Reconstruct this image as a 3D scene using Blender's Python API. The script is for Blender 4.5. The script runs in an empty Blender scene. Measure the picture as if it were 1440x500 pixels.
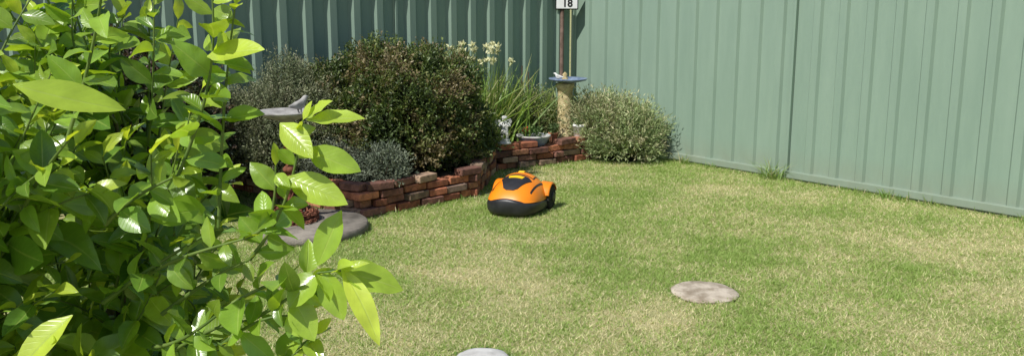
import bpy, bmesh, math, random
import numpy as np
from mathutils import Vector, Matrix, noise
rng = np.random.default_rng(7); random.seed(7)
scene = bpy.context.scene
R = math.radians

# ------------------------------------------------------------------ helpers
def link(o, parent=None):
    scene.collection.objects.link(o)
    if parent: o.parent = parent
    return o
def empty(name):
    e = bpy.data.objects.new(name, None); e.empty_display_size = .1
    return link(e)
def np_mesh(name, verts, faces, mat, col=None, parent=None, smooth=False, uv=None):
    """faces: (F,k) int array; col: (V,3) array"""
    verts = np.asarray(verts, dtype=np.float32).reshape(-1, 3); faces = np.asarray(faces, dtype=np.int32)
    me = bpy.data.meshes.new(name)
    F, k = faces.shape
    me.vertices.add(len(verts)); me.vertices.foreach_set("co", verts.ravel())
    me.loops.add(F*k); me.loops.foreach_set("vertex_index", faces.ravel())
    me.polygons.add(F); me.polygons.foreach_set("loop_start", np.arange(F, dtype=np.int32)*k)
    if smooth: me.polygons.foreach_set("use_smooth", np.ones(F, dtype=bool))
    me.update(calc_edges=True)
    if col is not None:
        a = me.color_attributes.new("Col", 'FLOAT_COLOR', 'POINT')
        c = np.ones((len(verts), 4), dtype=np.float32); c[:, :3] = col
        a.data.foreach_set("color", c.ravel())
    if uv is not None:
        l = me.uv_layers.new(name="UVMap")
        l.data.foreach_set("uv", np.asarray(uv, dtype=np.float32)[faces.ravel()].ravel())
    me.materials.append(mat); me.validate()
    return link(bpy.data.objects.new(name, me), parent)
def py_mesh(name, verts, faces, mat, parent=None, smooth=False):
    me = bpy.data.meshes.new(name); me.from_pydata([tuple(v) for v in verts], [], faces); me.update()
    if smooth:
        for p in me.polygons: p.use_smooth = True
    me.materials.append(mat)
    return link(bpy.data.objects.new(name, me), parent)
def lathe(name, prof, mat, loc, parent=None, n=40, wob=0.0, seed=0, smooth=True):
    v, f = [], []
    for i, (r, z) in enumerate(prof):
        for k in range(n):
            a = 2*math.pi*k/n
            q = Vector((math.cos(a), math.sin(a), 0))
            rr = r*(1+wob*(noise.noise(q*1.1+Vector((seed, 0, z*3)))+.35*noise.noise(q*4+Vector((0, seed, z*3)))))
            v.append((rr*math.cos(a), rr*math.sin(a), z))
    for i in range(len(prof)-1):
        for k in range(n):
            f.append((i*n+k, i*n+(k+1) % n, (i+1)*n+(k+1) % n, (i+1)*n+k))
    f.append(tuple(range(n))[::-1]); f.append(tuple((len(prof)-1)*n+k for k in range(n)))
    o = py_mesh(name, v, f, mat, parent, smooth); o.location = loc
    return o
def tube_data(pts, rad, sides=6):
    pts = [Vector(p) for p in pts]; V, Fc = [], []
    for i, p in enumerate(pts):
        d = (pts[min(i+1, len(pts)-1)]-pts[max(i-1, 0)]).normalized()
        a = d.orthogonal().normalized(); b = d.cross(a)
        if i == 0: a0 = a
        a = (a0-d*a0.dot(d)).normalized(); b = d.cross(a); a0 = a
        r = rad[i] if hasattr(rad, '__len__') else rad
        for k in range(sides):
            t = 2*math.pi*k/sides
            V.append(p+a*r*math.cos(t)+b*r*math.sin(t))
    for i in range(len(pts)-1):
        for k in range(sides):
            Fc.append((i*sides+k, i*sides+(k+1) % sides, (i+1)*sides+(k+1) % sides, (i+1)*sides+k))
    return V, Fc
class Tubes:
    def __init__(s): s.v = []; s.f = []
    def add(s, pts, rad, sides=6):
        V, F = tube_data(pts, rad, sides); o = len(s.v)
        s.v += V; s.f += [tuple(i+o for i in q) for q in F]
    def make(s, name, mat, parent=None): return py_mesh(name, s.v, s.f, mat, parent, True)
def bev_box(bm, cx, cy, cz, sx, sy, sz, rot=0, bev=.004, tilt=0):
    r = bmesh.ops.create_cube(bm, size=1)
    M = Matrix.Translation((cx, cy, cz)) @ Matrix.Rotation(rot, 4, 'Z') @ Matrix.Rotation(tilt, 4, 'Y') @ Matrix.Diagonal((sx, sy, sz, 1))
    bmesh.ops.transform(bm, matrix=M, verts=r['verts'])
    if bev:
        es = list({e for v in r['verts'] for e in v.link_edges})
        bmesh.ops.bevel(bm, geom=es, offset=bev, segments=2, affect='EDGES', profile=.5)
def box_obj(name, c, s, mat, parent=None, rot=0, bev=.004):
    bm = bmesh.new(); bev_box(bm, c[0], c[1], c[2], s[0], s[1], s[2], rot, bev)
    me = bpy.data.meshes.new(name); bm.to_mesh(me); bm.free(); me.materials.append(mat)
    return link(bpy.data.objects.new(name, me), parent)

# ------------------------------------------------------------------ materials
def new_mat(name):
    m = bpy.data.materials.new(name); m.use_nodes = True
    nt = m.node_tree; return m, nt, nt.nodes["Principled BSDF"], nt.nodes["Material Output"]
def noise_mat(name, c1, c2, scale=8, rough=.8, bump=.3, bscale=60, metal=0, spec=.3, detail=6, coat=0):
    m, nt, b, out = new_mat(name); N, L = nt.nodes, nt.links
    tc = N.new("ShaderNodeTexCoord"); n = N.new("ShaderNodeTexNoise"); n.inputs["Scale"].default_value = scale; n.inputs["Detail"].default_value = detail
    r = N.new("ShaderNodeValToRGB"); r.color_ramp.elements[0].position = .35; r.color_ramp.elements[1].position = .65
    r.color_ramp.elements[0].color = (*c1, 1); r.color_ramp.elements[1].color = (*c2, 1)
    L.new(tc.outputs["Object"], n.inputs["Vector"]); L.new(n.outputs["Fac"], r.inputs[0]); L.new(r.outputs[0], b.inputs["Base Color"])
    b.inputs["Roughness"].default_value = rough; b.inputs["Metallic"].default_value = metal
    b.inputs["Specular IOR Level"].default_value = spec; b.inputs["Coat Weight"].default_value = coat
    if bump:
        n2 = N.new("ShaderNodeTexNoise"); n2.inputs["Scale"].default_value = bscale; n2.inputs["Detail"].default_value = 5
        bp = N.new("ShaderNodeBump"); bp.inputs["Strength"].default_value = bump; bp.inputs["Distance"].default_value = .01
        L.new(tc.outputs["Object"], n2.inputs["Vector"]); L.new(n2.outputs["Fac"], bp.inputs["Height"]); L.new(bp.outputs[0], b.inputs["Normal"])
    return m
def leaf_mat(name, rough=.5, trans=.3, spec=.4, tint=(1.3, 1.5, .6)):
    m, nt, b, out = new_mat(name); N, L = nt.nodes, nt.links
    a = N.new("ShaderNodeVertexColor"); a.layer_name = "Col"
    L.new(a.outputs["Color"], b.inputs["Base Color"]); b.inputs["Roughness"].default_value = rough; b.inputs["Specular IOR Level"].default_value = spec
    t = N.new("ShaderNodeBsdfTranslucent"); mx = N.new("ShaderNodeMixShader"); mx.inputs[0].default_value = trans
    mm = N.new("ShaderNodeMix"); mm.data_type = 'RGBA'; mm.blend_type = 'MULTIPLY'; mm.inputs[0].default_value = 1
    mm.inputs[7].default_value = (*tint, 1); L.new(a.outputs["Color"], mm.inputs[6]); L.new(mm.outputs[2], t.inputs["Color"])
    L.new(b.outputs[0], mx.inputs[1]); L.new(t.outputs[0], mx.inputs[2]); L.new(mx.outputs[0], out.inputs["Surface"])
    return m

# citrus leaf with veins
def citrus_mat():
    m, nt, b, out = new_mat("citrus_leaf"); N, L = nt.nodes, nt.links
    a = N.new("ShaderNodeVertexColor"); a.layer_name = "Col"
    uv = N.new("ShaderNodeUVMap"); sp = N.new("ShaderNodeSeparateXYZ"); L.new(uv.outputs[0], sp.inputs[0])
    def M(op, x, y=None, z=None):
        n = N.new("ShaderNodeMath"); n.operation = op
        for i, q in enumerate((x, y, z)):
            if q is None: continue
            if isinstance(q, (int, float)): n.inputs[i].default_value = q
            else: L.new(q, n.inputs[i])
        return n.outputs[0]
    ax = M('ABSOLUTE', M('SUBTRACT', sp.outputs[0], .5))           # 0 at midrib
    mid = M('SUBTRACT', 1.0, M('MINIMUM', M('MULTIPLY', ax, 22.0), 1.0))
    ph = M('SINE', M('MULTIPLY', M('SUBTRACT', sp.outputs[1], M('MULTIPLY', ax, .45)), 62.0))
    vein = M('MULTIPLY', M('POWER', M('MAXIMUM', ph, 0.0), 8.0), .14)
    hv = M('MAXIMUM', mid, vein)
    mx = N.new("ShaderNodeMix"); mx.data_type = 'RGBA'; L.new(M('MULTIPLY', hv, .5), mx.inputs[0])
    L.new(a.outputs["Color"], mx.inputs[6]); mx.inputs[7].default_value = (.42, .52, .14, 1)
    tc = N.new("ShaderNodeTexCoord"); nz = N.new("ShaderNodeTexNoise"); nz.inputs["Scale"].default_value = 35; L.new(tc.outputs["Object"], nz.inputs["Vector"])
    hs = N.new("ShaderNodeHueSaturation"); L.new(mx.outputs[2], hs.inputs["Color"]); L.new(M('ADD', M('MULTIPLY', nz.outputs["Fac"], .6), .7), hs.inputs["Value"])
    L.new(hs.outputs[0], b.inputs["Base Color"])
    b.inputs["Roughness"].default_value = .27; b.inputs["Specular IOR Level"].default_value = .7
    bp = N.new("ShaderNodeBump"); bp.inputs["Strength"].default_value = .35; bp.inputs["Distance"].default_value = .002; bp.invert = True
    L.new(M('ADD', hv, M('MULTIPLY', nz.outputs["Fac"], .8)), bp.inputs["Height"]); L.new(bp.outputs[0], b.inputs["Normal"])
    t = N.new("ShaderNodeBsdfTranslucent"); mm = N.new("ShaderNodeMix"); mm.data_type = 'RGBA'; mm.blend_type = 'MULTIPLY'; mm.inputs[0].default_value = 1
    mm.inputs[7].default_value = (1.9, 1.75, .5, 1); L.new(hs.outputs[0], mm.inputs[6]); L.new(mm.outputs[2], t.inputs["Color"])
    ms = N.new("ShaderNodeMixShader"); ms.inputs[0].default_value = .35
    L.new(b.outputs[0], ms.inputs[1]); L.new(t.outputs[0], ms.inputs[2]); L.new(ms.outputs[0], out.inputs["Surface"])
    return m
MAT_CIT = citrus_mat()
MAT_LEAF = leaf_mat("shrub_leaf", .45, .25, .4)
MAT_GREY = leaf_mat("grey_shrub_leaf", .7, .2, .2, (1.1, 1.1, .8))
MAT_STRAP = leaf_mat("strap_leaf", .4, .35, .4)
MAT_PETAL = leaf_mat("petal", .6, .3, .2, (1, 1, 1))
MAT_BARK = noise_mat("citrus_bark", (.05, .05, .025), (.13, .12, .07), 20, .85, .6, 80)
MAT_GSTEM = noise_mat("green_stem", (.08, .14, .03), (.15, .21, .05), 20, .5, .1, 80)
MAT_TWIG = noise_mat("twig", (.05, .035, .02), (.12, .09, .06), 20, .9, .3, 80)
MAT_CORE = noise_mat("shrub_shade_core", (.010, .013, .006), (.03, .032, .016), 14, 1, .8, 40, spec=0)  # near-black colour stands in for shade deep inside the shrubs
MAT_SOIL = noise_mat("soil", (.035, .025, .017), (.11, .08, .05), 12, 1, 1, 50, spec=.1)
MAT_CONC = noise_mat("concrete", (.13, .115, .095), (.27, .24, .20), 9, .9, .5, 90)
MAT_STONE = noise_mat("paving_stone", (.27, .22, .16), (.54, .47, .38), 14, .9, .8, 70)
MAT_PALE = noise_mat("pale_stone", (.42, .41, .39), (.6, .59, .57), 12, .8, .3, 80)
MAT_SAND = noise_mat("sandstone", (.34, .27, .12), (.70, .58, .34), 16, .9, .7, 60)
MAT_BLUE = noise_mat("blue_glaze", (.10, .14, .24), (.25, .32, .44), 12, .35, .1, 60, coat=.3)
MAT_RUST = noise_mat("rusty_iron", (.11, .04, .022), (.28, .11, .065), 30, .8, .6, 120, metal=.2)
MAT_DISH = noise_mat("weathered_dish", (.22, .21, .20), (.40, .39, .37), 12, .8, .4, 60)
MAT_STAT = noise_mat("statue_paint", (.42, .42, .40), (.76, .75, .72), 25, .7, .4, 90)
MAT_TERRA = noise_mat("terracotta", (.36, .15, .08), (.50, .24, .14), 14, .9, .3, 80)
MAT_ORANGE = noise_mat("orange_plastic", (.80, .215, .006), (.86, .25, .009), 6, .38, .02, 200, spec=.45, coat=.2)
MAT_YELL = noise_mat("orange_trim", (.85, .50, .01), (.9, .54, .02), 6, .4, 0)
MAT_BLK = noise_mat("black_plastic", (.014, .014, .016), (.026, .026, .03), 10, .42, .1, 200, spec=.5)
MAT_RUB = noise_mat("rubber", (.012, .012, .012), (.03, .029, .027), 20, .9, .4, 150)
MAT_WHITE = noise_mat("white_paint", (.7, .7, .69), (.8, .8, .79), 10, .5, .05)
MAT_INK = noise_mat("black_ink", (.01, .01, .01), (.02, .02, .02), 10, .6, 0)
MAT_POST = noise_mat("brown_post", (.12, .08, .06), (.24, .16, .13), 14, .8, .3, 80)

def fence_mat():
    m, nt, b, out = new_mat("fence_steel"); N, L = nt.nodes, nt.links
    g = N.new("ShaderNodeNewGeometry")
    mp = N.new("ShaderNodeMapping"); mp.inputs["Scale"].default_value = (3, 3, .5); L.new(g.outputs["Position"], mp.inputs[0])
    n = N.new("ShaderNodeTexNoise"); n.inputs["Scale"].default_value = 1.6; n.inputs["Detail"].default_value = 8; n.inputs["Roughness"].default_value = .7; L.new(mp.outputs[0], n.inputs["Vector"])
    r = N.new("ShaderNodeValToRGB"); e = r.color_ramp.elements; e[0].position = .3; e[1].position = .7
    e[0].color = (.205, .290, .228, 1); e[1].color = (.245, .335, .264, 1); L.new(n.outputs["Fac"], r.inputs[0])
    s = N.new("ShaderNodeSeparateXYZ"); L.new(g.outputs["Position"], s.inputs[0])
    mr = N.new("ShaderNodeMapRange"); mr.inputs[1].default_value = .03; mr.inputs[2].default_value = .30; mr.inputs[3].default_value = .7; mr.inputs[4].default_value = 0
    L.new(s.outputs[2], mr.inputs[0])
    n2 = N.new("ShaderNodeTexNoise"); n2.inputs["Scale"].default_value = 7; n2.inputs["Detail"].default_value = 6; L.new(g.outputs["Position"], n2.inputs["Vector"])
    mu = N.new("ShaderNodeMath"); mu.operation = 'MULTIPLY'; L.new(mr.outputs[0], mu.inputs[0]); L.new(n2.outputs["Fac"], mu.inputs[1])
    mx = N.new("ShaderNodeMix"); mx.data_type = 'RGBA'; L.new(mu.outputs[0], mx.inputs[0]); L.new(r.outputs[0], mx.inputs[6]); mx.inputs[7].default_value = (.24, .22, .16, 1)
    L.new(mx.outputs[2], b.inputs["Base Color"]); b.inputs["Roughness"].default_value = .5; b.inputs["Specular IOR Level"].default_value = .3
    bp = N.new("ShaderNodeBump"); bp.inputs["Strength"].default_value = .12; bp.inputs["Distance"].default_value = .02; L.new(n.outputs["Fac"], bp.inputs["Height"]); L.new(bp.outputs[0], b.inputs["Normal"])
    return m
MAT_FENCE = fence_mat()
MAT_GAP = noise_mat("fence_gap", (.012, .016, .014), (.03, .035, .03), 10, .9, 0)

def brick_mat():
    m, nt, b, out = new_mat("brick"); N, L = nt.nodes, nt.links
    a = N.new("ShaderNodeVertexColor"); a.layer_name = "Col"; tc = N.new("ShaderNodeTexCoord")
    n = N.new("ShaderNodeTexNoise"); n.inputs["Scale"].default_value = 16; n.inputs["Detail"].default_value = 9; n.inputs["Roughness"].default_value = .7; L.new(tc.outputs["Object"], n.inputs["Vector"])
    mr = N.new("ShaderNodeMapRange"); mr.inputs[1].default_value = .3; mr.inputs[2].default_value = .7; mr.inputs[3].default_value = .35; mr.inputs[4].default_value = 1.35; L.new(n.outputs["Fac"], mr.inputs[0])
    hs = N.new("ShaderNodeHueSaturation"); L.new(a.outputs["Color"], hs.inputs["Color"]); L.new(mr.outputs[0], hs.inputs["Value"]); L.new(hs.outputs[0], b.inputs["Base Color"])
    b.inputs["Roughness"].default_value = .92
    bp = N.new("ShaderNodeBump"); bp.inputs["Strength"].default_value = .8; bp.inputs["Distance"].default_value = .012; L.new(n.outputs["Fac"], bp.inputs["Height"]); L.new(bp.outputs[0], b.inputs["Normal"])
    return m
MAT_BRICK = brick_mat()

# dry patches on the lawn (x, y, radius, strength)
DRY = [(-.10, 5.15, .45, 1.0), (.80, 4.35, .36, 1.1), (3.2, 5.6, .8, .8), (2.3, 7.3, .8, .5), (.5, 8.2, .7, .35), (-.75, 4.3, .5, .6), (1.9, 4.4, .5, .7), (-.3, 6.0, .35, .5), (2.2, 6.3, .4, .5), (.15, 4.6, .35, .5), (2.9, 4.6, .5, .6)]
GREENP = [(1.5, 5.6, .55), (.9, 6.3, .5), (-.75, 5.6, .35), (2.5, 5.2, .4), (.9, 7.6, .4), (.35, 5.6, .35), (1.2, 4.3, .3)]
def lawn_dry_np(x, y):
    x = np.asarray(x); y = np.asarray(y)
    f = (np.sin(x*2.3+1.1*np.sin(y*1.7+.4))*np.cos(y*2.9+1.3*np.sin(x*1.9)) +
         .8*np.sin(x*5.1+y*3.7+2*np.sin(y*2.2))*np.sin(y*6.1-x*2.3) + .8*np.sin(x*11.3+2*np.sin(y*7))*np.sin(y*12.7+2*np.sin(x*9)) + .6*np.sin(x*23+3*np.sin(y*15))*np.sin(y*27+3*np.sin(x*17)))
    f = .37+.17*f
    for (a, b, r, s) in DRY: f += s*.5*np.exp(-((x-a)**2+(y-b)**2)/(r*r)*1.6)
    for (a, b, r) in GREENP: f -= .26*np.exp(-((x-a)**2+(y-b)**2)/(r*r)*1.6)
    return np.clip(f, 0, 1)

# ------------------------------------------------------------------ ground
def ground():
    m, nt, b, out = new_mat("ground_turf"); N, L = nt.nodes, nt.links
    g = N.new("ShaderNodeNewGeometry")
    n = N.new("ShaderNodeTexNoise"); n.inputs["Scale"].default_value = 1.3; n.inputs["Detail"].default_value = 9; n.inputs["Roughness"].default_value = .65; L.new(g.outputs["Position"], n.inputs["Vector"])
    r = N.new("ShaderNodeValToRGB"); e = r.color_ramp.elements; e[0].position = .35; e[1].position = .68
    e[0].color = (.25, .28, .10, 1); e[1].color = (.45, .40, .22, 1); L.new(n.outputs["Fac"], r.inputs[0])
    L.new(r.outputs[0], b.inputs["Base Color"]); b.inputs["Roughness"].default_value = 1; b.inputs["Specular IOR Level"].default_value = .1
    n2 = N.new("ShaderNodeTexNoise"); n2.inputs["Scale"].default_value = 120; n2.inputs["Detail"].default_value = 4; L.new(g.outputs["Position"], n2.inputs["Vector"])
    bp = N.new("ShaderNodeBump"); bp.inputs["Strength"].default_value = .6; bp.inputs["Distance"].default_value = .02; L.new(n2.outputs["Fac"], bp.inputs["Height"]); L.new(bp.outputs[0], b.inputs["Normal"])
    S = 400
    py_mesh("ground", [(-S, -S, 0), (S, -S, 0), (S, S, 0), (-S, S, 0)], [(0, 1, 2, 3)], m)
ground()

# ------------------------------------------------------------------ layout
C = np.array([.712, 10.36]); DR = np.array([.643, -.766]); NR = np.array([-.766, -.643])   # right fence dir / yard normal
DL = np.array([-.766, -.643]); NL = np.array([.643, -.766])                                # left fence
PW = [(-2.42, 7.66), (-1.149, 6.64), (-.334, 7.41), (-.20, 8.55), (.78, 9.20), (1.17, 9.72)]
BED = PW+[(.712, 10.33), (-2.45, 7.70)]
def in_poly(x, y, poly):
    x = np.asarray(x); y = np.asarray(y); ins = np.zeros(x.shape, bool); n = len(poly)
    for i in range(n):
        x1, y1 = poly[i]; x2, y2 = poly[(i+1) % n]
        c = ((y1 > y) != (y2 > y)) & (x < (x2-x1)*(y-y1)/((y2-y1) if y2 != y1 else 1e-9)+x1)
        ins ^= c
    return ins

# ------------------------------------------------------------------ fences
def fence(D, Nn, segs, name, flip, prof):
    par = empty(name)
    PITCH = .25
    for si, (s0, s1) in enumerate(segs):
        pts = []
        k = 0
        while True:
            base = s0+.02+k*PITCH; done = False
            for (a, d) in prof:
                if base+a > s1-.02: done = True; break
                pts.append((base+a, d))
            if done: break
            k += 1
        pts.append((s1-.012, 0))
        V, F = [], []
        zs = [.07, 1.80]
        for (a, d) in pts:
            p = C+D*a+Nn*d
            for z in zs: V.append((p[0], p[1], z))
        for i in range(len(pts)-1):
            q = (2*i, 2*i+2, 2*i+3, 2*i+1); F.append(q[::-1] if flip else q)
        py_mesh(f"sheet_{si}", V, F, MAT_FENCE, par)
        L = s1-s0; mid = C+D*(s0+s1)/2+Nn*.018; rot = math.atan2(D[1], D[0])
        box_obj(f"bottom_rail_{si}", (mid[0], mid[1], .055), (L-.004, .06, .065), MAT_FENCE, par, rot, .006)
        box_obj(f"top_rail_{si}", (mid[0], mid[1], 1.80), (L-.004, .066, .05), MAT_FENCE, par, rot, .006)
        b = C+D*(s1)+Nn*(-.012)
        box_obj(f"gap_{si}", (b[0], b[1], .9), (.03, .012, 1.78), MAT_GAP, par, rot, 0)
        b = C+D*(s1+.022)+Nn*(.010)
        box_obj(f"post_{si}", (b[0], b[1], .92), (.028, .05, 1.84), MAT_FENCE, par, rot, .004)
        if si == 0:
            b = C+D*.012+Nn*.01
            box_obj("corner_post", (b[0], b[1], .92), (.04, .045, 1.84), MAT_FENCE, par, rot, .004)
    return par
fence(DR, NR, [(0.02, 2.87), (2.89, 5.26), (5.28, 7.65), (7.67, 10.04)], "steel_fence", False, [(0, 0), (.150, 0), (.168, .026), (.232, .026)])
fence(DL, NL, [(0.045, 2.40), (2.42, 4.78), (4.80, 7.16), (7.18, 9.54), (9.56, 11.9)], "steel_fence", True, [(0, 0), (.100, 0), (.142, .045), (.210, .045)])

# ------------------------------------------------------------------ garden bed
def bed():
    n = 60; xs = np.linspace(-2.5, 1.3, n); ys = np.linspace(6.6, 10.4, n); V, F = [], []
    for j, y in enumerate(ys):
        for i, x in enumerate(xs):
            V.append((x, y, .17+.06*noise.noise(Vector((x*3, y*3, 0)))+.03*noise.noise(Vector((x*14, y*14, 0)))))
    for j in range(n-1):
        for i in range(n-1):
            if in_poly(np.array([(xs[i]+xs[i+1])/2]), np.array([(ys[j]+ys[j+1])/2]), BED)[0]:
                F.append((j*n+i, j*n+i+1, (j+1)*n+i+1, (j+1)*n+i))
    py_mesh("garden_bed_soil", V, F, MAT_SOIL, None, True)
bed()
def wall():
    pal = [(.44, .16, .085), (.36, .125, .065), (.48, .21, .12), (.26, .12, .085), (.42, .28, .19), (.20, .085, .06), (.50, .19, .095), (.30, .2, .15)]
    bm = bmesh.new(); cols = []
    H = .058
    for si in range(len(PW)-1):
        a = Vector(PW[si]); b = Vector(PW[si+1]); d = (b-a); L = d.length; d.normalize(); rot = math.atan2(d.y, d.x)
        nrm = Vector((d.y, -d.x))
        for c in range(4):
            t = -.05+(.11 if c % 2 else 0)+random.uniform(-.03, .03)
            while t < L-.03:
                bl = random.choice([.20, .21, .18, .11]) if random.random() < .45 else .22
                if t+bl > L+.05: bl = max(.07, L+.03-t)
                if c == 3 and random.random() < .24: t += bl+.008; continue
                p = a+d*(t+bl/2)+nrm*random.uniform(-.024, .024)
                n0 = len(bm.verts)
                bev_box(bm, p.x, p.y, .012+H/2+c*(H+.005)+random.uniform(-.002, .002), bl-.004, .108, H*random.uniform(.90, 1.0), rot+random.gauss(0, .06 if c < 3 else .14), .007, random.gauss(0, .018))
                k = random.choice(pal); s = random.uniform(.6, 1.15)
                cols += [(k[0]*s, k[1]*s, k[2]*s)]*(len(bm.verts)-n0)
                t += bl+random.uniform(.004, .024)
    me = bpy.data.meshes.new("wall"); bm.to_mesh(me); bm.free()
    at = me.color_attributes.new("Col", 'FLOAT_COLOR', 'POINT')
    arr = np.ones((len(me.vertices), 4), dtype=np.float32); arr[:len(cols), :3] = np.array(cols)[:len(me.vertices)]
    at.data.foreach_set("color", arr.ravel()); me.materials.append(MAT_BRICK)
    link(bpy.data.objects.new("brick_garden_wall", me))
wall()

# ------------------------------------------------------------------ foliage generators
def unit(v): return v/np.maximum(np.linalg.norm(v, axis=-1, keepdims=True), 1e-9)
def leaf_tris(P, D, L, W, col, fold=.25):
    n = len(P); D = unit(D); s = unit(np.cross(D, rng.normal(size=(n, 3)))); nn = np.cross(s, D)
    L = np.broadcast_to(L, (n,))[:, None]; W = np.broadcast_to(W, (n,))[:, None]
    mid = P+D*L*.5
    V = np.stack([P, mid+s*W*.5+nn*W*fold, P+D*L, mid-s*W*.5+nn*W*fold], 1).reshape(-1, 3)
    i = np.arange(n)[:, None]*4
    F = np.concatenate([i+np.array([[0, 1, 2]]), i+np.array([[0, 2, 3]])], 0)
    return V, F, np.repeat(col, 4, 0)
def sprigs(start, direc, length, k, leafL, leafW, cols, spread=.9, jit=.2):
    n = len(start); direc = unit(direc)
    t = (np.arange(k)+.5)/k
    t = t[None, :]+rng.normal(0, .5/k, (n, k))
    P = start[:, None, :]+direc[:, None, :]*(length[:, None]*t)[..., None]
    P += rng.normal(0, .006, P.shape)
    D = direc[:, None, :]+rng.normal(0, spread, P.shape)
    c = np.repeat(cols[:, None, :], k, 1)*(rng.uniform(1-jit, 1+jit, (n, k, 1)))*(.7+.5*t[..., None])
    N = n*k
    return leaf_tris(P.reshape(N, 3), D.reshape(N, 3), leafL*rng.uniform(.6, 1.3, N), leafW*rng.uniform(.7, 1.2, N), np.clip(c.reshape(N, 3), 0, 1))
def shrub(name, cen, rad, nsp, k, leafL, leafW, pal, mat, splen=(.08, .2), zmin=.15, up=.6, lump=.18, rotz=0, spread=.8, seed=1, core=True, coresc=.78, par=None):
    par = par or empty(name); cen = np.array(cen); rad = np.array(rad)
    d = unit(rng.normal(size=(nsp*2, 3))); d = d[d[:, 2] > -.45][:nsp]; n = len(d)
    def lumpf(dd):
        return np.array([1+lump*noise.noise(Vector(q)*2.2+Vector((seed*7, 0, 0)))*1.6+lump*.9*noise.noise(Vector(q)*5.5+Vector((0, seed*5, 0))) for q in dd])
    lf = lumpf(d)
    rr = rng.uniform(.72, 1.0, n)*lf
    cz, sz = math.cos(rotz), math.sin(rotz); Rm = np.array([[cz, -sz, 0], [sz, cz, 0], [0, 0, 1]])
    P = (d*rad*rr[:, None])@Rm.T+cen
    od = unit((d/rad)@Rm.T)
    D = od+np.array([0, 0, up])+rng.normal(0, .35, (n, 3))
    pal = np.array(pal)
    cn = np.array([noise.noise(Vector(q)*3.1+Vector((seed, seed, 0))) for q in d])
    idx = np.clip(((cn*1.2+.5)+rng.normal(0, .22, n))*len(pal), 0, len(pal)-1).astype(int)
    cols = pal[idx]*rng.uniform(.75, 1.25, (n, 1))
    keep = P[:, 2] > zmin; P, D, cols = P[keep], D[keep], cols[keep]; n = len(P)
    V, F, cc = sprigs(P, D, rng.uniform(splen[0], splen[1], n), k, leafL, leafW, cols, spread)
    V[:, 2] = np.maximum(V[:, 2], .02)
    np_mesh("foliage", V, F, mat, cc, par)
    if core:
        bm = bmesh.new(); bmesh.ops.create_icosphere(bm, subdivisions=4, radius=1)  # solid dark lump added to give painted shade behind the leaves, not branches
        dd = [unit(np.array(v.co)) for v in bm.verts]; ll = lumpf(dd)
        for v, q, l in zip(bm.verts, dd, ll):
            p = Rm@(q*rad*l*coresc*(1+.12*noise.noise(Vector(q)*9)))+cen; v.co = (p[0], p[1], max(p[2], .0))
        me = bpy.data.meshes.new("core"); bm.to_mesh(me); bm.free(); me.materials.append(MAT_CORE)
        link(bpy.data.objects.new("shade_core", me), par)
    T = Tubes()
    for i in range(14):
        a = rng.uniform(0, 6.28); e = cen+np.array([math.cos(a)*rad[0]*.6, math.sin(a)*rad[1]*.6, rad[2]*rng.uniform(.3, .8)])
        b0 = np.array([cen[0]+rng.normal(0, .05), cen[1]+rng.normal(0, .05), 0.02]); m = (b0+e)/2+rng.normal(0, .04, 3)
        T.add([b0, m, e], [.012, .009, .004], 5)
    T.make("stems", MAT_TWIG, par)
    return par
FA = math.atan2(.643, .766)
GP = [(.06, .09, .028), (.09, .13, .036), (.13, .17, .05), (.18, .195, .07), (.21, .17, .09)]
gs = shrub("garden_shrub", (-1.02, 7.78, .55), (.80, .60, .65), 10000, 9, .032, .018, GP, MAT_LEAF, (.06, .17), .18, .6, .20, FA, seed=3)
shrub("garden_shrub", (-.74, 8.00, .42), (.46, .42, .46), 4200, 9, .034, .019, GP, MAT_LEAF, (.06, .16), .18, .6, .18, FA, seed=4, par=gs)
shrub("garden_shrub", (-1.45, 7.55, .50), (.45, .42, .54), 3600, 9, .032, .018, GP, MAT_LEAF, (.06, .16), .18, .6, .18, FA, seed=24, par=gs)
shrub("lavender_bush", (-1.80, 7.42, .46), (.60, .42, .53), 7000, 10, .03, .008,
      [(.13, .16, .08), (.18, .21, .12), (.23, .25, .15), (.26, .26, .17), (.17, .19, .10)], MAT_GREY, (.08, .22), .16, .9, .22, FA, seed=8)
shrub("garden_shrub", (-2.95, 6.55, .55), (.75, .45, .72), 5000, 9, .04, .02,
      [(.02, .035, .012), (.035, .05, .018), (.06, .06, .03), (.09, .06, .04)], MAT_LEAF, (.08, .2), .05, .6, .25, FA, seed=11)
shrub("silver_bush", (-1.04, 6.95, .28), (.17, .13, .17), 650, 8, .035, .009,
      [(.13, .16, .11), (.18, .21, .15), (.23, .26, .19)], MAT_GREY, (.05, .13), .18, .9, .25, 0, seed=5)
shrub("silver_bush", (-1.42, 6.98, .28), (.24, .15, .18), 800, 8, .03, .008,
      [(.10, .12, .08), (.15, .17, .12), (.20, .22, .17)], MAT_GREY, (.05, .14), .16, .9, .2, 0, seed=6)
lb = shrub("lavender_bush", (1.14, 9.25, .18), (.33, .25, .27), 3400, 11, .045, .010,
      [(.22, .29, .12), (.30, .37, .16), (.38, .42, .22), (.44, .42, .25)], MAT_GREY, (.10, .30), .02, .7, .32, -.7, seed=9, spread=.55)
shrub("lavender_bush", (.90, 9.30, .30), (.20, .18, .24), 1200, 11, .045, .010,
      [(.27, .34, .15), (.36, .39, .2), (.44, .42, .25)], MAT_GREY, (.10, .28), .1, .9, .28, -.7, seed=19, spread=.55, par=lb)
shrub("low_shrub", (.16, 9.50, .28), (.40, .25, .28), 1500, 9, .035, .010,
      [(.12, .17, .05), (.17, .22, .08), (.26, .26, .12)], MAT_LEAF, (.10, .30), .15, 1.2, .3, 0, seed=12, coresc=.6)
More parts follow.
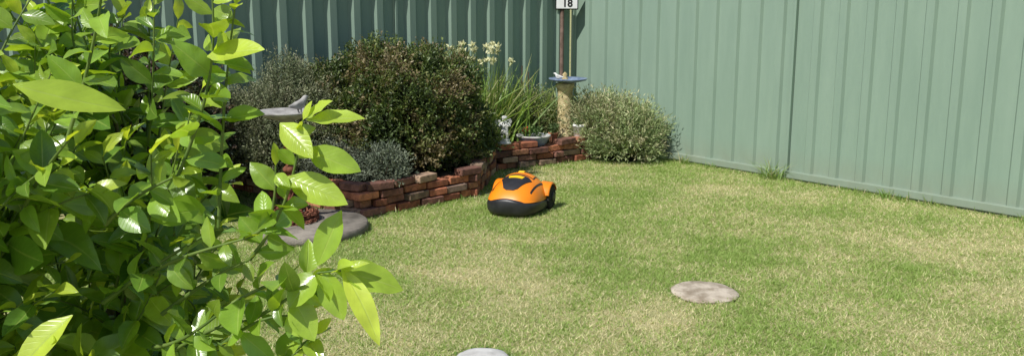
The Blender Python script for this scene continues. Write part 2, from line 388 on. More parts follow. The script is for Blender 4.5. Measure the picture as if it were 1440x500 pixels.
shrub("low_shrub", (-.40, 8.85, .22), (.18, .18, .16), 500, 8, .03, .012,
      [(.07, .11, .04), (.12, .17, .06)], MAT_LEAF, (.06, .14), .15, 1, .3, 0, seed=14)

def ribbons(name, bases, dirs, lens, wid, cols, mat, parent=None, seg=6, droop=.5):
    n = len(bases); t = np.linspace(0, 1, seg+1)
    dirs = unit(dirs); side = unit(np.cross(dirs, np.array([0, 0, 1.])+rng.normal(0, .3, (n, 3))))
    hor = dirs.copy(); hor[:, 2] = 0
    dr = (droop*rng.uniform(.4, 1.4, n))[:, None, None]
    P = bases[:, None]+dirs[:, None]*(lens[:, None]*t)[..., None]+dr*(hor[:, None]*1.2-np.array([0, 0, .45]))*((lens[:, None]*t**2.2)[..., None])
    w = wid*(1-t**2.5)*.5+.0004
    V = np.stack([P+side[:, None]*w[None, :, None], P-side[:, None]*w[None, :, None]], 2).reshape(-1, 3)
    f = np.array([[2*i, 2*i+1, 2*i+3, 2*i+2] for i in range(seg)])
    F = (np.arange(n)[:, None, None]*(2*(seg+1))+f[None]).reshape(-1, 4)
    V[:, 2] = np.maximum(V[:, 2], .004)
    return np_mesh(name, V, F, mat, np.repeat(cols, 2*(seg+1), 0), parent), P
def strappy(name, c, n, h, spread=.35, flowers=0, base=.18):
    par = empty(name); b = np.column_stack([rng.normal(c[0], spread*.28, n), rng.normal(c[1], spread*.28, n), np.full(n, base)])
    d = np.column_stack([rng.normal(0, .3, n), rng.normal(0, .3, n), np.ones(n)])
    pal = np.array([(.17, .26, .06), (.24, .36, .09), (.32, .42, .13), (.40, .40, .18)])
    ribbons("leaves", b, d, h*rng.uniform(.55, 1.05, n), .018, pal[rng.integers(0, 4, n)]*rng.uniform(.8, 1.2, (n, 1)), MAT_STRAP, par, 7, .35)
    if flowers:
        T = Tubes(); PV, PF, PC = [], [], []; off = 0
        for i in range(flowers):
            x, y = rng.normal(c[0], spread*.32), rng.normal(c[1], spread*.2); hh = h*rng.uniform(.80, .99)
            tip = np.array([x+rng.normal(0, .06), y+rng.normal(0, .04), base+hh])
            T.add([(x, y, base), ((x+tip[0])/2+.01, (y+tip[1])/2, base+hh*.5), tip], [.004, .003, .002], 4)
            k = 16
            V, F, cc = leaf_tris(np.repeat(tip[None], k, 0)+rng.normal(0, .008, (k, 3)), rng.normal(0, 1, (k, 3))+np.array([0, 0, .5]), .048, .026, np.tile(np.array([[.80, .79, .48]]), (k, 1))*rng.uniform(.85, 1, (k, 1)))
            PV.append(V); PF.append(F+off); PC.append(cc); off += len(V)
        T.make("flower_stalks", MAT_GSTEM, par)
        np_mesh("flowers", np.concatenate(PV), np.concatenate(PF), MAT_PETAL, np.concatenate(PC), par)
strappy("iris_plant", (-.32, 9.10), 280, 1.04, .68, 24)
strappy("iris_plant", (.00, 9.45), 120, .80, .5, 0)
strappy("iris_plant", (.42, 9.75), 80, .68, .35, 0)
strappy("iris_plant", (.95, 9.55), 50, .62, .25, 0)

T = Tubes()
for (x, y, h) in [(.10, 9.7, .95), (.17, 9.72, .88), (-.05, 9.75, .8)]:
    T.add([(x, y, .1), (x+.01, y, h)], [.009, .008], 6)
T.make("garden_stakes", MAT_TWIG)

# ------------------------------------------------------------------ lawn
def lawn():
    N = 950000
    x = rng.uniform(-3.4, 5.2, N); y = 3.3+(7.2)*rng.uniform(0, 1, N)**1.25
    x2 = rng.uniform(-4, 4.5, 90000); y2 = rng.uniform(-.5, 3.35, 90000)
    x = np.concatenate([x, x2]); y = np.concatenate([y, y2])
    pr = (x-C[0])*NR[0]+(y-C[1])*NR[1]; pl = (x-C[0])*NL[0]+(y-C[1])*NL[1]
    k = (pr > .03) & (pl > .04) & ~in_poly(x, y, BED)
    k &= ((x+1.475)**2+(y-6.20)**2 > .43**2)
    k &= (((x-1.087)/.185)**2+((y-4.80)/.175)**2 > .85) & (((x+.14)/.14)**2+((y-3.83)/.15)**2 > .9)
    x, y, pr = x[k], y[k], pr[k]
    dry = lawn_dry_np(x, y)
    k = rng.uniform(0, 1, len(x)) > dry*.5; x, y, dry, pr = x[k], y[k], dry[k], pr[k]
    n = len(x)
    clump = .5+.5*np.sin(x*31+2*np.sin(y*23))*np.sin(y*29+2*np.sin(x*19))
    h = rng.uniform(.010, .027, n)*(1.2-.65*dry)*(.7+.55*clump)
    h *= 1+1.0*np.exp(-np.maximum(pr, 0)/.05)
    a = rng.uniform(0, 6.283, n); w = rng.uniform(.0018, .0036, n)*(1+.06*(y-3.3).clip(0))
    lean = rng.normal(0, .85, (n, 2))*h[:, None]
    V = np.empty((n, 3, 3), np.float32)
    V[:, 0] = np.column_stack([x-np.cos(a)*w, y-np.sin(a)*w, np.full(n, .0)])
    V[:, 1] = np.column_stack([x+np.cos(a)*w, y+np.sin(a)*w, np.full(n, .0)])
    V[:, 2] = np.column_stack([x+lean[:, 0], y+lean[:, 1], h])
    g1 = np.array([.235, .345, .075]); g2 = np.array([.42, .54, .175]); s1 = np.array([.80, .73, .45])
    u = rng.uniform(0, 1, (n, 1)); col = g1*(1-u)+g2*u
    dm = (rng.uniform(0, 1, n) < (dry*.98)**1.25)[:, None]
    col = np.where(dm, s1*rng.uniform(.65, 1.05, (n, 1)), col)
    F = np.arange(n*3).reshape(-1, 3)
    np_mesh("lawn_grass", V.reshape(-1, 3), F, leaf_mat("grass_blade", .6, .4, .2, (1.15, 1.2, .8)), np.repeat(col, 3, 0))
lawn()
def tufts():
    b, d, l, c = [], [], [], []
    def tuft(x, y, n, h, s=.04):
        for _ in range(n):
            b.append((x+rng.normal(0, s), y+rng.normal(0, s), 0)); d.append((rng.normal(0, .4), rng.normal(0, .4), 1)); l.append(h*rng.uniform(.4, 1.1))
            g = rng.uniform(0, 1); c.append((.14+.14*g, .25+.14*g, .05+.06*g) if rng.uniform() > .2 else (.48, .42, .24))
    for s in np.arange(1.3, 7, .06):
        if rng.uniform() < .6:
            p = C+DR*s+NR*(.07+abs(rng.normal(0, .02))); tuft(p[0], p[1], 9, rng.uniform(.03, .09))
    for (s, h, n) in [(1.75, .17, 40), (2.78, .26, 70), (2.86, .18, 30), (3.9, .13, 40), (4.05, .10, 30), (4.25, .1, 20), (2.1, .1, 20), (5.0, .12, 25)]:
        p = C+DR*s+NR*.10; tuft(p[0], p[1], n, h, .035)
    for i in range(len(PW)-1):
        a = np.array(PW[i]); e = np.array(PW[i+1]); L = np.linalg.norm(e-a); dd = (e-a)/L; nn = np.array([dd[1], -dd[0]])
        for s in np.arange(0, L, .035):
            p = a+dd*s+nn*(.095+abs(rng.normal(0, .02))); tuft(p[0], p[1], 6, rng.uniform(.03, .085), .02)
    for a in np.arange(0, 6.28, .07):
        tuft(-1.475+.455*math.cos(a), 6.20+.455*math.sin(a), 4, rng.uniform(.03, .06), .012)
        tuft(1.087+.19*math.cos(a), 4.80+.18*math.sin(a), 4, rng.uniform(.02, .035), .012)
        tuft(-.14+.135*math.cos(a), 3.83+.14*math.sin(a), 4, rng.uniform(.02, .035), .012)
    for _ in range(40):
        x, y = rng.uniform(-2.4, -1.2), rng.uniform(5.8, 6.8)
        if (x+1.475)**2+(y-6.20)**2 > .22 and not in_poly(np.array([x]), np.array([y]), BED)[0]: tuft(x, y, 10, .07)
    b, d, l, c = map(np.array, (b, d, l, c))
    ribbons("grass_tufts", b, d, l, .005, c, MAT_STRAP, None, 4, .5)
tufts()

# ------------------------------------------------------------------ slabs and stones
lathe("concrete_slab", [(.435, 0), (.445, .035), (.438, .060), (.43, .066), (.30, .068), (.295, .074), (.1, .075)], MAT_CONC, (-1.475, 6.20, 0), None, 64, .02)
lathe("stepping_stone", [(.182, 0), (.188, .008), (.184, .014), (.172, .019), (.09, .021), (.01, .022)], MAT_STONE, (1.087, 4.80, 0), None, 72, .10, 3)
lathe("stepping_stone", [(.125, 0), (.13, .012), (.115, .028), (.08, .037), (.01, .040)], MAT_PALE, (-.14, 3.81, 0), None, 48, .12, 5)

# ------------------------------------------------------------------ birdbath with bird
def ball_bird(parent, loc, mat, s=1.0, yaw=0):
    me = bpy.data.meshes.new("bird")
    pts = [(-.085, 0, .052, .007), (-.05, 0, .050, .016), (-.01, 0, .052, .031), (.03, 0, .066, .027), (.05, 0, .088, .017), (.062, 0, .102, .018), (.082, 0, .102, .006), (.094, 0, .10, .002)]
    v = [p[:3] for p in pts]; e = [(i, i+1) for i in range(7)]; rr = [p[3] for p in pts]
    for sy in (-1, 1):
        i0 = len(v); v += [(.008, sy*.013, .028), (.01, sy*.014, .004), (.028, sy*.016, .003)]; rr += [.007, .004, .004]; e += [(2, i0), (i0, i0+1), (i0+1, i0+2)]
    me.from_pydata(v, e, []); o = bpy.data.objects.new("bird_figurine", me); link(o, parent)
    o.modifiers.new("s", 'SKIN')
    for i, sv in enumerate(me.skin_vertices[0].data): sv.radius = (rr[i], rr[i]); sv.use_root = (i == 2)
    sb = o.modifiers.new("b", 'SUBSURF'); sb.levels = 2; sb.render_levels = 2
    me.materials.append(mat); o.location = loc; o.rotation_euler = (0, 0, yaw); o.scale = (s, s, s)
def birdbath():
    par = empty("bird_bath"); x, y = -1.60, 6.26; z0 = .074
    lathe("base", [(.175, 0), (.18, .012), (.165, .025), (.10, .040), (.05, .06), (.028, .085), (.026, .10)], MAT_RUST, (x, y, z0), par, 40)
    T = Tubes(); T.add([(x, y, z0+.08), (x, y, .80)], [.019, .017], 14)
    for ph in (0, 2.1, 4.2):
        T.add([(x+.024*math.cos(ph+t*14), y+.024*math.sin(ph+t*14), z0+.12+t*.58) for t in np.linspace(0, 1, 40)], .006, 5)
    T.make("shaft", MAT_RUST, par)
    lathe("collar", [(.02, 0), (.04, .01), (.045, .03), (.03, .045), (.02, .05)], MAT_RUST, (x, y, .42), par, 24)
    lathe("dish", [(.03, -.05), (.06, -.035), (.14, -.01), (.195, .015), (.207, .028), (.205, .034), (.19, .026), (.12, .005), (.01, -.005)], MAT_DISH, (x, y, .83), par, 48)
    ball_bird(par, (x+.09, y, .845), MAT_DISH, 1.1, 1.0)
    bm = bmesh.new()
    for lp, (rad, zz) in enumerate([(.17, .035), (.13, .055), (.20, .014), (.15, .06), (.175, .055)]):
        nl = int(2*math.pi*rad/.03)
        for i in range(nl):
            a = 2*math.pi*i/nl
            nseg, ns = 10, 5; rw = rad*(1+.08*math.sin(3*a+lp*2))
            M = Matrix.Translation((x+rw*math.cos(a), y+rw*math.sin(a), z0+zz+random.uniform(-.003, .003))) @ Matrix.Rotation(a+math.pi/2, 4, 'Z') @ Matrix.Rotation(R(90) if i % 2 else R(15), 4, 'X')
            ring = []
            for j in range(nseg):
                t = 2*math.pi*j/nseg; cx, cy = .022*math.cos(t), .013*math.sin(t)
                ring.append([bm.verts.new(M @ Vector((cx+.0055*math.cos(t)*math.cos(q), cy+.0055*math.sin(t)*math.cos(q), .0055*math.sin(q)))) for q in np.linspace(0, 2*math.pi, ns, endpoint=False)])
            for j in range(nseg):
                for q in range(ns):
                    bm.faces.new((ring[j][q], ring[(j+1) % nseg][q], ring[(j+1) % nseg][(q+1) % ns], ring[j][(q+1) % ns]))
    me = bpy.data.meshes.new("chain"); bm.to_mesh(me); bm.free(); me.materials.append(MAT_RUST); link(bpy.data.objects.new("chain", me), par)
birdbath()

# ------------------------------------------------------------------ column bird bath, pots, statue, sign
def column():
    par = empty("stone_pedestal"); x, y, z = .56, 9.36, .17
    lathe("shaft", [(.105, 0), (.105, .05), (.09, .07), (.083, .12), (.08, .35), (.078, .52), (.088, .56), (.10, .58), (.10, .62)], MAT_SAND, (x, y, z), par, 28, .12, 4)
    lathe("bowl", [(.06, 0), (.12, .012), (.19, .028), (.205, .045), (.20, .052), (.17, .04), (.08, .025), (.01, .022)], MAT_BLUE, (x+.03, y, z+.622), par, 44)
    ball_bird(par, (x-.07, y-.02, z+.652), MAT_STAT, .7, 2.6)
    lathe("ornament", [(.03, 0), (.035, .02), (.02, .04), (.028, .06), (.005, .085)], MAT_SAND, (x+.0, y+.05, z+.648), par, 16)
column()
def pot_leaves(par, x, y, z, r, n, L, col):
    P = np.column_stack([rng.normal(x, r, n), rng.normal(y, r, n), z+rng.uniform(0, .08, n)])
    V, F, cc = leaf_tris(P, rng.normal(0, .6, (n, 3))+np.array([0, 0, 1]), L, L*.32, np.tile([col], (n, 1))*rng.uniform(.6, 1.4, (n, 1))); np_mesh("leaves", V, F, MAT_LEAF, cc, par)
def pots():
    par = empty("flower_bowl"); x, y, z = .22, 8.98, .19
    lathe("bowl", [(.11, 0), (.13, .02), (.16, .075), (.172, .09), (.172, .10), (.158, .10), (.15, .08), (.01, .078)], MAT_BLUE, (x, y, z), par, 40)
    lathe("rim", [(.168, 0), (.178, .004), (.178, .014), (.168, .018), (.158, .014), (.158, .004)], MAT_PALE, (x, y, z+.092), par, 40)
    pot_leaves(par, x-.03, y, z+.09, .055, 220, .045, [.10, .17, .05])
    P = np.array([x-.09, y-.03, z+.16])+rng.normal(0, .012, (40, 3))
    V, F, cc = leaf_tris(P, rng.normal(0, 1, (40, 3)), .026, .02, np.tile([[.65, .03, .02]], (40, 1))*rng.uniform(.6, 1.1, (40, 1))); np_mesh("red_flower", V, F, MAT_PETAL, cc, par)
    T = Tubes(); T.add([(x-.07, y-.02, z+.08), (x-.09, y-.03, z+.165)], .004, 5); T.make("stalk", MAT_GSTEM, par)
    for (x, y, z, s, m) in [(.71, 9.20, .20, 1.0, MAT_WHITE), (.43, 9.20, .18, .62, MAT_TERRA)]:
        par = empty("plant_pot")
        lathe("pot", [(a*s, b*s) for a, b in [(.05, 0), (.055, .01), (.075, .15), (.082, .155), (.085, .18), (.074, .18), (.07, .16), (.01, .158)]], m, (x, y, z), par, 32)
        pot_leaves(par, x, y, z+.15*s, .035*s, 150, .05, [.14, .2, .08])
pots()
def cherub():
    par = empty("cherub_statue"); x, y, z = -.075, 8.62, .262
    lathe("plinth", [(.06, 0), (.062, .012), (.052, .02), (.048, .035), (.055, .045)], MAT_STAT, (0, 0, 0), par, 24)
    v = [(0, 0, .13), (0, 0, .17), (0, -.004, .205), (0, -.004, .228), (0, -.006, .255), (0, -.006, .278)]
    r = [.030, .028, .026, .013, .030, .024]; e = [(0, 1), (1, 2), (2, 3), (3, 4), (4, 5)]
    for s in (-1, 1):
        i = len(v); v += [(s*.018, -.01, .10), (s*.024, -.022, .072), (s*.020, -.006, .042), (s*.022, -.024, .038)]; r += [.018, .014, .009, .008]; e += [(0, i), (i, i+1), (i+1, i+2), (i+2, i+3)]
        i = len(v); v += [(s*.034, -.004, .20), (s*.052, -.012, .172), (s*.020, -.042, .180)]; r += [.012, .010, .008]; e += [(2, i), (i, i+1), (i+1, i+2)]
    me = bpy.data.meshes.new("figure"); me.from_pydata(v, e, []); o = link(bpy.data.objects.new("figure", me), par)
    o.modifiers.new("s", 'SKIN')
    for i, sv in enumerate(me.skin_vertices[0].data): sv.radius = (r[i], r[i]); sv.use_root = (i == 0)
    o.modifiers.new("b", 'SUBSURF').render_levels = 2
    me.materials.append(MAT_STAT)
    for s in (-1, 1):
        w = [(0, 0, 0), (s*.02, .004, .035), (s*.055, .012, .045), (s*.065, .014, .015), (s*.045, .010, -.02), (s*.02, .004, -.03)]
        w2 = [(a, b+.006, c) for a, b, c in w]
        o = py_mesh("wing", w+w2, [tuple(range(6)), tuple(range(11, 5, -1))]+[(i, i+6, (i+1) % 6+6, (i+1) % 6) for i in range(6)], MAT_STAT, par); o.location = (s*.012, .026, .195)
    par.location = (x, y, z); par.scale = (1.1, 1.1, 1.0); par.rotation_euler = (0, 0, .2)
cherub()
def sign():
    par = empty("number_sign"); x, y = .565, 10.15
    T = Tubes(); T.add([(x, y, .1), (x, y, 1.72)], [.024, .022], 10); T.make("post", MAT_POST, par)
    box_obj("plate", (x+.05, y-.034, 1.68), (.235, .012, .25), MAT_WHITE, par, 0, .004)
    box_obj("frame", (x+.05, y-.026, 1.68), (.255, .008, .27), MAT_INK, par, 0, .003)
    cu = bpy.data.curves.new("digits", 'FONT'); cu.body = "18"; cu.size = .115; cu.extrude = .001; cu.align_x = 'CENTER'; cu.offset = .003
    o = link(bpy.data.objects.new("digits", cu), par); o.location = (x+.055, y-.0425, 1.578); o.rotation_euler = (R(90), 0, 0); cu.materials.append(MAT_INK)
sign()

# ------------------------------------------------------------------ robot mower
def mower():
    par = empty("robot_lawn_mower")
    A, Bf, Bb = .215, .29, .26
    def sup(x, y, A=A, Bf=Bf, Bb=Bb, p=2.7):
        b = Bf if y > 0 else Bb
        return (abs(x/A)**p+abs(y/b)**p)**(1/p)
    def H(x, y):
        r = min(sup(x, y), 1)
        yy = y/Bf
        top = .168-.048*max(0, min(1, (yy+.15)/1.1))**1.2-.012*max(0, -yy-.3)
        h = .115+top*(1-r**2.6)**.70
        h += .010*math.exp(-(x/.09)**2)*(1-r**2)
        return h
    def outline(t, s=1, A=A, Bf=Bf, Bb=Bb, p=2.7):
        c, sn = math.cos(t), math.sin(t); b = Bf if sn > 0 else Bb
        rr = (abs(c/A)**p+abs(sn/b)**p)**(-1/p)
        return rr*c*s, rr*sn*s
    n = 96
    V, F = [], []
    rs = [1.0, 1.0, .997, .985, .96, .93, .89, .84, .78, .70, .6, .5, .4, .3, .2, .1, .02]
    for i, s in enumerate(rs):
        for k in range(n):
            t = 2*math.pi*k/n; x, y = outline(t, s)
            front = max(0, math.sin(t))
            zedge = .105+.022*front**2*(1-.5*math.exp(-(x/.05)**2))
            z = zedge if i == 0 else max(H(x, y), zedge+.003)
            V.append((x, y, z))
    for i in range(len(rs)-1):
        for k in range(n): F.append((i*n+k, i*n+(k+1) % n, (i+1)*n+(k+1) % n, (i+1)*n+k))
    F.append(tuple((len(rs)-1)*n+k for k in range(n)))
    py_mesh("orange_shell", V, F, MAT_ORANGE, par, True)
    V, F = [], []
    lv = [(.90, .022), (.97, .024), (1.02, .045), (1.035, .085), (1.03, .115), (1.01, .132), (.95, .137)]
    for s, z in lv:
        for k in range(n):
            t = 2*math.pi*k/n; x, y = outline(t, s); fr = max(0, math.sin(t))
            zz = z if z < .05 else z*(1-.26*(1-fr**1.3))+.016*fr*math.cos(t*4)*(z > .10)
            V.append((x, y*(1+.03*fr), zz))
    for i in range(len(lv)-1):
        for k in range(n): F.append((i*n+k, i*n+(k+1) % n, (i+1)*n+(k+1) % n, (i+1)*n+k))
    F.append(tuple(range(n))[::-1])
    py_mesh("black_bumper", V, F, MAT_BLK, par, True)
    def patch(name, poly, off, mat, th=.004):
        bm = bmesh.new(); vs = [bm.verts.new((x, y, 0)) for x, y in poly]; f = bm.faces.new(vs)
        bmesh.ops.triangulate(bm, faces=[f])
        for _ in range(4): bmesh.ops.subdivide_edges(bm, edges=bm.edges[:], cuts=1, use_grid_fill=True)
        for v in bm.verts: v.co.z = H(v.co.x, v.co.y)+off
        r = bmesh.ops.extrude_face_region(bm, geom=bm.faces[:])
        for v in [g for g in r['geom'] if isinstance(g, bmesh.types.BMVert)]: v.co.z -= off+.002
        bmesh.ops.recalc_face_normals(bm, faces=bm.faces[:])
        me = bpy.data.meshes.new(name); bm.to_mesh(me); bm.free(); me.materials.append(mat); link(bpy.data.objects.new(name, me), par)
    patch("dark_nose_panel", [(-.125, .05), (-.09, .02), (.09, .02), (.125, .05), (.060, .195), (.03, .215), (-.03, .215), (-.060, .195)], .005, MAT_BLK)
    patch("badge", [(-.065, .045), (.065, .045), (.055, .08), (-.055, .08)], .008, MAT_YELL)
    patch("hatch", [(-.10, -.18), (.10, -.18), (.115, -.01), (-.115, -.01)], .006, MAT_ORANGE)
    patch("hatch_seam", [(-.108, -.188), (.108, -.188), (.124, .000), (-.124, .000)], .0025, MAT_BLK)
    patch("handle_recess", [(-.06, -.15), (.06, -.15), (.06, -.125), (-.06, -.125)], .009, MAT_BLK)
    for s in (-1, 1):
        patch("side_stripe", [(s*.150, .17), (s*.161, .17), (s*.177, -.12), (s*.166, -.12)], .003, MAT_BLK)
    box_obj("stop_button", (0, -.07, H(0, -.07)+.008), (.05, .035, .016), MAT_YELL, par, 0, .005)
    for s in (-1, 1):
        bm = bmesh.new(); nn = 72; prof = [(.03, -.026), (.075, -.026), (.094, -.022), (.100, -.012), (.100, .012), (.094, .022), (.075, .026), (.055, .020), (.03, .026)]
        rings = []
        for (r0, w) in prof:
            ring = []
            for k in range(nn):
                t = 2*math.pi*k/nn; r1 = r0-(.006 if (r0 > .085 and (k % 4) < 2) else 0)
                ring.append(bm.verts.new((s*(.212)+w, -.135+r1*math.cos(t), .100+r1*math.sin(t))))
            rings.append(ring)
        for a in range(len(prof)-1):
            for k in range(nn): bm.faces.new((rings[a][k], rings[a][(k+1) % nn], rings[a+1][(k+1) % nn], rings[a+1][k]))
        bm.faces.new(rings[0]); bm.faces.new(rings[-1])
        bmesh.ops.recalc_face_normals(bm, faces=bm.faces[:])
        me = bpy.data.meshes.new("rear_wheel"); bm.to_mesh(me); bm.free(); me.materials.append(MAT_RUB); link(bpy.data.objects.new("rear_wheel", me), par)
        lathe("hub", [(.035, 0), (.035, .008), (.025, .012), (.01, .013)], MAT_BLK, (0, 0, 0), par, 20).matrix_local = Matrix.Translation((s*.236, -.135, .100)) @ Matrix.Rotation(R(90*s), 4, 'Y')
        V, F = [], []
        for i, t in enumerate(np.linspace(R(15), R(165), 20)):
            for (w, rr) in [(.150, .122), (.228, .117), (.238, .111), (.238, .104)]:
                V.append((s*w, -.135+rr*math.cos(t), .100+rr*math.sin(t)))
        for i in range(19):
            for j in range(3): F.append((i*4+j, i*4+j+1, (i+1)*4+j+1, (i+1)*4+j))
        py_mesh("wheel_fender", V, F, MAT_ORANGE, par, True)
        lathe("front_wheel", [(.01, -.012), (.035, -.012), (.038, 0), (.035, .012), (.01, .012)], MAT_RUB, (0, 0, 0), par, 24).matrix_local = Matrix.Translation((s*.11, .17, .038)) @ Matrix.Rotation(R(90), 4, 'Y')
    par.location = (.055, 6.86, .002); par.rotation_euler = (0, 0, R(180-20))
mower()

# ------------------------------------------------------------------ citrus tree in the foreground
def citrus():
    par = empty("citrus_tree")
    CEN = np.array([-1.10, 1.66, 1.12]); RAD = np.array([.62, .58, .68])
    base = np.array([-1.1, 1.75, 0.0])
    T = Tubes(); G = Tubes()
    T.add([base, base+[.01, 0, .2], base+[.02, -.02, .42]], [.045, .038, .034], 12)
    nodes = []; fork = base+np.array([.02, -.02, .42])
    for i in range(9):
        a = i*2.4+.3; e = fork+np.array([math.cos(a)*.32, math.sin(a)*.30, rng.uniform(.35, .8)])
        m1 = fork+(e-fork)*.35+rng.normal(0, .03, 3); m2 = fork+(e-fork)*.7+rng.normal(0, .03, 3)
        T.add([fork, m1, m2, e], [.024, .018, .013, .008], 9); nodes += [m1, (m1+m2)/2, m2, (m2+e)/2, e]
    nodes = np.array(nodes)
    LB, LD, LL, LW, LC = [], [], [], [], []
    young = np.array([.48, .60, .075]); mid = np.array([.235, .39, .045]); old = np.array([.07, .17, .025])
    def addleaf(p, d, L, W, c): LB.append(p); LD.append(d); LL.append(L); LW.append(W); LC.append(c)
    def shoot(a, b, lsize, tone, bend=.03, start=.15, thick=.0022, sp=.021):
        a = np.array(a, float); b = np.array(b, float); L = np.linalg.norm(b-a)
        off = rng.normal(0, bend, 3); t = np.linspace(0, 1, 9)
        pts = a[None]+(b-a)[None]*t[:, None]+off[None]*(np.sin(t*math.pi))[:, None]
        G.add(list(pts), list(np.linspace(thick*1.4, thick*.6, 9)), 6)
        n = max(4, int(L*(1-start)/sp)); ph = rng.uniform(0, 6.28)
        axis = unit(b-a); o = unit(np.cross(axis, [.3, .2, 1.])); q = np.cross(axis, o)
        for i in range(n):
            tt = start+(1-start)*(i+.5)/n; p = a+(b-a)*tt+off*math.sin(tt*math.pi)
            ang = ph+i*2.4; out = o*math.cos(ang)+q*math.sin(ang)
            d = axis*rng.uniform(.2, .8)+out*1.0+np.array([0, 0, rng.uniform(-.45, .2)])
            sz = lsize*rng.uniform(.6, 1.2)*(1-.45*max(0, tt-.75)/.25)
            c = mid*(1-tone)+old*tone if rng.uniform() > .35 else mid
            c = c+(young-c)*max(0, tt-.40)*rng.uniform(0, 1.5)*(1.25-tone)
            addleaf(p, d, sz, sz*rng.uniform(.46, .62), c*rng.uniform(.75, 1.2))
        addleaf(b, axis+rng.normal(0, .2, 3), lsize*.6, lsize*.28, young*rng.uniform(.8, 1.1))
    cnt = 0
    while cnt < 500:
        d = unit(rng.normal(size=3)); r = rng.uniform(.25, 1)**.55
        e = CEN+d*RAD*r
        if e[2] < .45 or e[1] < .95: continue
        if e[0]/e[1] > -.29: continue
        nd = nodes[np.argmin(np.linalg.norm(nodes-(e-np.array([0, 0, .18])), axis=1))]
        dist = np.linalg.norm(e-nd); s0 = nd if dist < .30 else e+(nd-e)*(.30/dist)
        if dist >= .30: T.add([nd, (nd+s0)/2+rng.normal(0, .01, 3), s0], [.005, .004, .003], 6)
        shoot(s0, e, rng.uniform(.062, .096), rng.uniform(0, 1), .03, .12)
        cnt += 1
    S = lambda a, m, b, sz, tone: (shoot(a, m, sz*.9, .6, .015, .1, .003, .022), shoot(m, b, sz, tone, .012, .05, .0024, .018))
    S((-.60, 1.45, 1.08), (-.42, 1.37, 1.20), (-.315, 1.33, 1.43), .055, .1)
    S((-.62, 1.45, 1.02), (-.45, 1.36, 1.13), (-.26, 1.31, 1.20), .070, .2)
    S((-.70, 1.45, 1.10), (-.47, 1.38, 1.25), (-.41, 1.34, 1.60), .064, .1)
    S((-.62, 1.45, 1.15), (-.42, 1.35, 1.24), (-.36, 1.33, 1.36), .060, .3)
    S((-.66, 1.40, 1.25), (-.52, 1.36, 1.34), (-.44, 1.33, 1.63), .068, .1)
    S((-.80, 1.40, 1.25), (-.66, 1.30, 1.40), (-.56, 1.26, 1.66), .072, .1)
    S((-.62, 1.45, .98), (-.47, 1.36, 1.06), (-.33, 1.33, 1.12), .07, .3)
    S((-.60, 1.45, .92), (-.46, 1.37, .98), (-.34, 1.34, 1.06), .068, .4)
    S((-.55, 1.42, 1.02), (-.42, 1.37, 1.10), (-.31, 1.33, 1.18), .062, .4)
    S((-.52, 1.42, .93), (-.40, 1.37, 1.00), (-.31, 1.33, 1.09), .062, .5)
    nrand = len(LB)
    hero = [((-.640, 1.14, 1.500), (-.515, 1.16, 1.455), .052, .55), ((-.262, 1.31, 1.205), (-.184, 1.25, 1.113), .036, 1.2),
            ((-.270, 1.31, 1.198), (-.165, 1.33, 1.175), .058, .35), ((-.450, 1.32, 1.525), (-.360, 1.28, 1.543), .046, .9),
            ((-.350, 1.33, 1.425), (-.292, 1.29, 1.385), .040, .8), ((-.310, 1.33, 1.430), (-.222, 1.31, 1.437), .036, .6),
            ((-.310, 1.33, 1.388), (-.236, 1.31, 1.345), .044, .3), ((-.345, 1.33, 1.342), (-.247, 1.30, 1.312), .048, .6),
            ((-.262, 1.33, 1.290), (-.300, 1.31, 1.205), .046, .2), ((-.300, 1.33, 1.190), (-.350, 1.30, 1.150), .050, .3),
            ((-.650, 1.25, 1.150), (-.730, 1.20, 1.080), .050, 1.0), ((-.310, 1.33, 1.432), (-.270, 1.31, 1.462), .028, .8),
            ((-.290, 1.33, 1.195), (-.270, 1.30, 1.120), .044, .3), ((-.345, 1.33, 1.15), (-.300, 1.30, 1.095), .046, .4)]
    for a, b, w, yv in hero:
        a = np.array(a); b = np.array(b); addleaf(a, b-a, np.linalg.norm(b-a), w, mid+(young-mid)*yv)
    B = np.array(LB); D = unit(np.array(LD)); L = np.array(LL); W = np.array(LW); Cc = np.array(LC); hm = np.arange(len(B)) >= nrand
    kk = (np.linalg.norm(B-np.array([0, 0, 1.6]), axis=1) > 1.0)
    B, D, L, W, Cc, hm = B[kk], D[kk], L[kk], W[kk], Cc[kk], hm[kk]; n = len(B)
    nT, nS = 10, 5
    t = np.linspace(0, 1, nT); s = np.linspace(-1, 1, nS)
    sd_r = np.where(hm, .12, .55)[:, None]
    up = np.array([0, 0, 1.])+rng.normal(0, 1, (n, 3))*sd_r+np.where(hm[:, None], np.array([[-.25, -.9, 0]]), np.array([[-.3, -.5, 0]]))
    nn = unit(up-(up*D).sum(1, keepdims=True)*D); sd = np.cross(D, nn)
    prof = np.sin(math.pi*np.clip((t-.06)/.94, 0, 1)**.85)**.75; prof[0] = .05; prof[1] = max(prof[1], .12); prof[-1] = .01
    droop = np.where(hm, .12, rng.uniform(.02, .50, n)); fold = np.where(hm, .2, rng.uniform(.05, .5, n)); tw = np.where(hm, .1, rng.normal(0, .4, n)); wav = rng.uniform(0, .14, n); ph = rng.uniform(0, 6.28, n); lat = rng.normal(0, .08, n)
    tt = t[None, :, None]; ss = s[None, None, :]; pw = prof[None, :, None]
    hw = (W/2)[:, None, None]*pw
    a = tw[:, None, None]*tt
    xs = ss*hw*np.cos(a)
    zn = np.abs(ss)**1.4*hw*fold[:, None, None]*1.3+ss*hw*np.sin(a)-droop[:, None, None]*(tt**2)*L[:, None, None]+wav[:, None, None]*hw*np.sin(tt*17+ph[:, None, None]+ss)*np.abs(ss)
    xs = xs+lat[:, None, None]*(tt**2)*L[:, None, None]
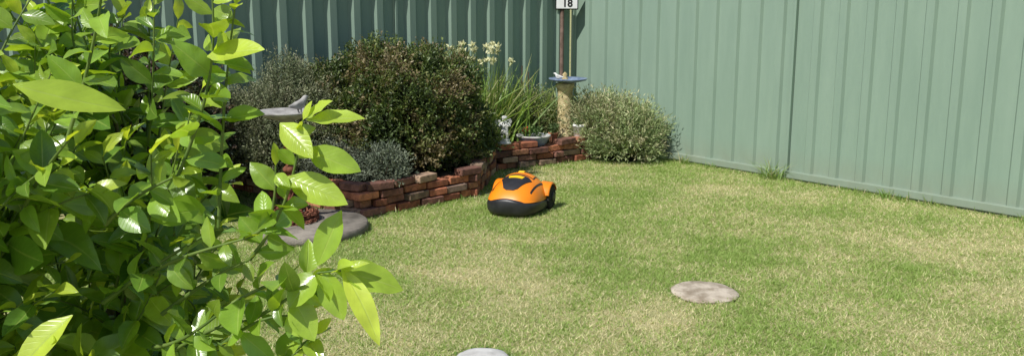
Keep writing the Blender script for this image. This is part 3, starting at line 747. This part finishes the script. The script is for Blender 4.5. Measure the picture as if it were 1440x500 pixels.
    ys = tt*L[:, None, None]*(1-.12*droop[:, None, None]*tt)+0*ss
    Pp = B[:, None, None]+D[:, None, None]*ys[..., None]+sd[:, None, None]*xs[..., None]+nn[:, None, None]*zn[..., None]
    V = Pp.reshape(-1, 3)
    f = np.array([[i*nS+j, i*nS+j+1, (i+1)*nS+j+1, (i+1)*nS+j] for i in range(nT-1) for j in range(nS-1)])
    F = (np.arange(n)[:, None, None]*(nT*nS)+f[None]).reshape(-1, 4)
    uv = np.stack(np.broadcast_arrays(s[None, :]*.5+.5, t[:, None]), -1).reshape(-1, 2); uv = np.tile(uv, (n, 1))
    np_mesh("leaves", V, F, MAT_CIT, np.repeat(np.clip(Cc, 0, 1), nT*nS, 0), par, True, uv)
    T.make("trunk_and_limbs", MAT_BARK, par); G.make("green_shoots", MAT_GSTEM, par)
    print("citrus leaves", n)
citrus()

# ------------------------------------------------------------------ light, sky, camera
az = Vector((-.67, -.742, 0)).normalized(); el = R(52)
S = Vector((az.x*math.cos(el), az.y*math.cos(el), math.sin(el)))
sun = bpy.data.lights.new("sun", 'SUN'); sun.energy = 5.0; sun.angle = R(.5); sun.color = (1, .97, .91)
so = link(bpy.data.objects.new("sun", sun)); so.rotation_euler = S.to_track_quat('Z', 'Y').to_euler(); so.location = (-4, -4, 8)
w = bpy.data.worlds.new("World"); scene.world = w; w.use_nodes = True
nt = w.node_tree; sky = nt.nodes.new("ShaderNodeTexSky"); sky.sky_type = 'NISHITA'; sky.sun_disc = False
sky.sun_elevation = el; sky.sun_rotation = math.atan2(S.x, S.y)
nt.links.new(sky.outputs[0], nt.nodes["Background"].inputs[0]); nt.nodes["Background"].inputs[1].default_value = .095
scene.view_settings.view_transform = 'Standard'; scene.view_settings.look = 'None'; scene.view_settings.exposure = 0
cam = bpy.data.cameras.new("camera"); cam.sensor_width = 36; cam.lens = 31.2; cam.clip_start = .05; cam.clip_end = 1500
co = link(bpy.data.objects.new("camera", cam)); co.location = (0, 0, 1.6); co.rotation_euler = (R(90-11.03), 0, 0)
scene.camera = co
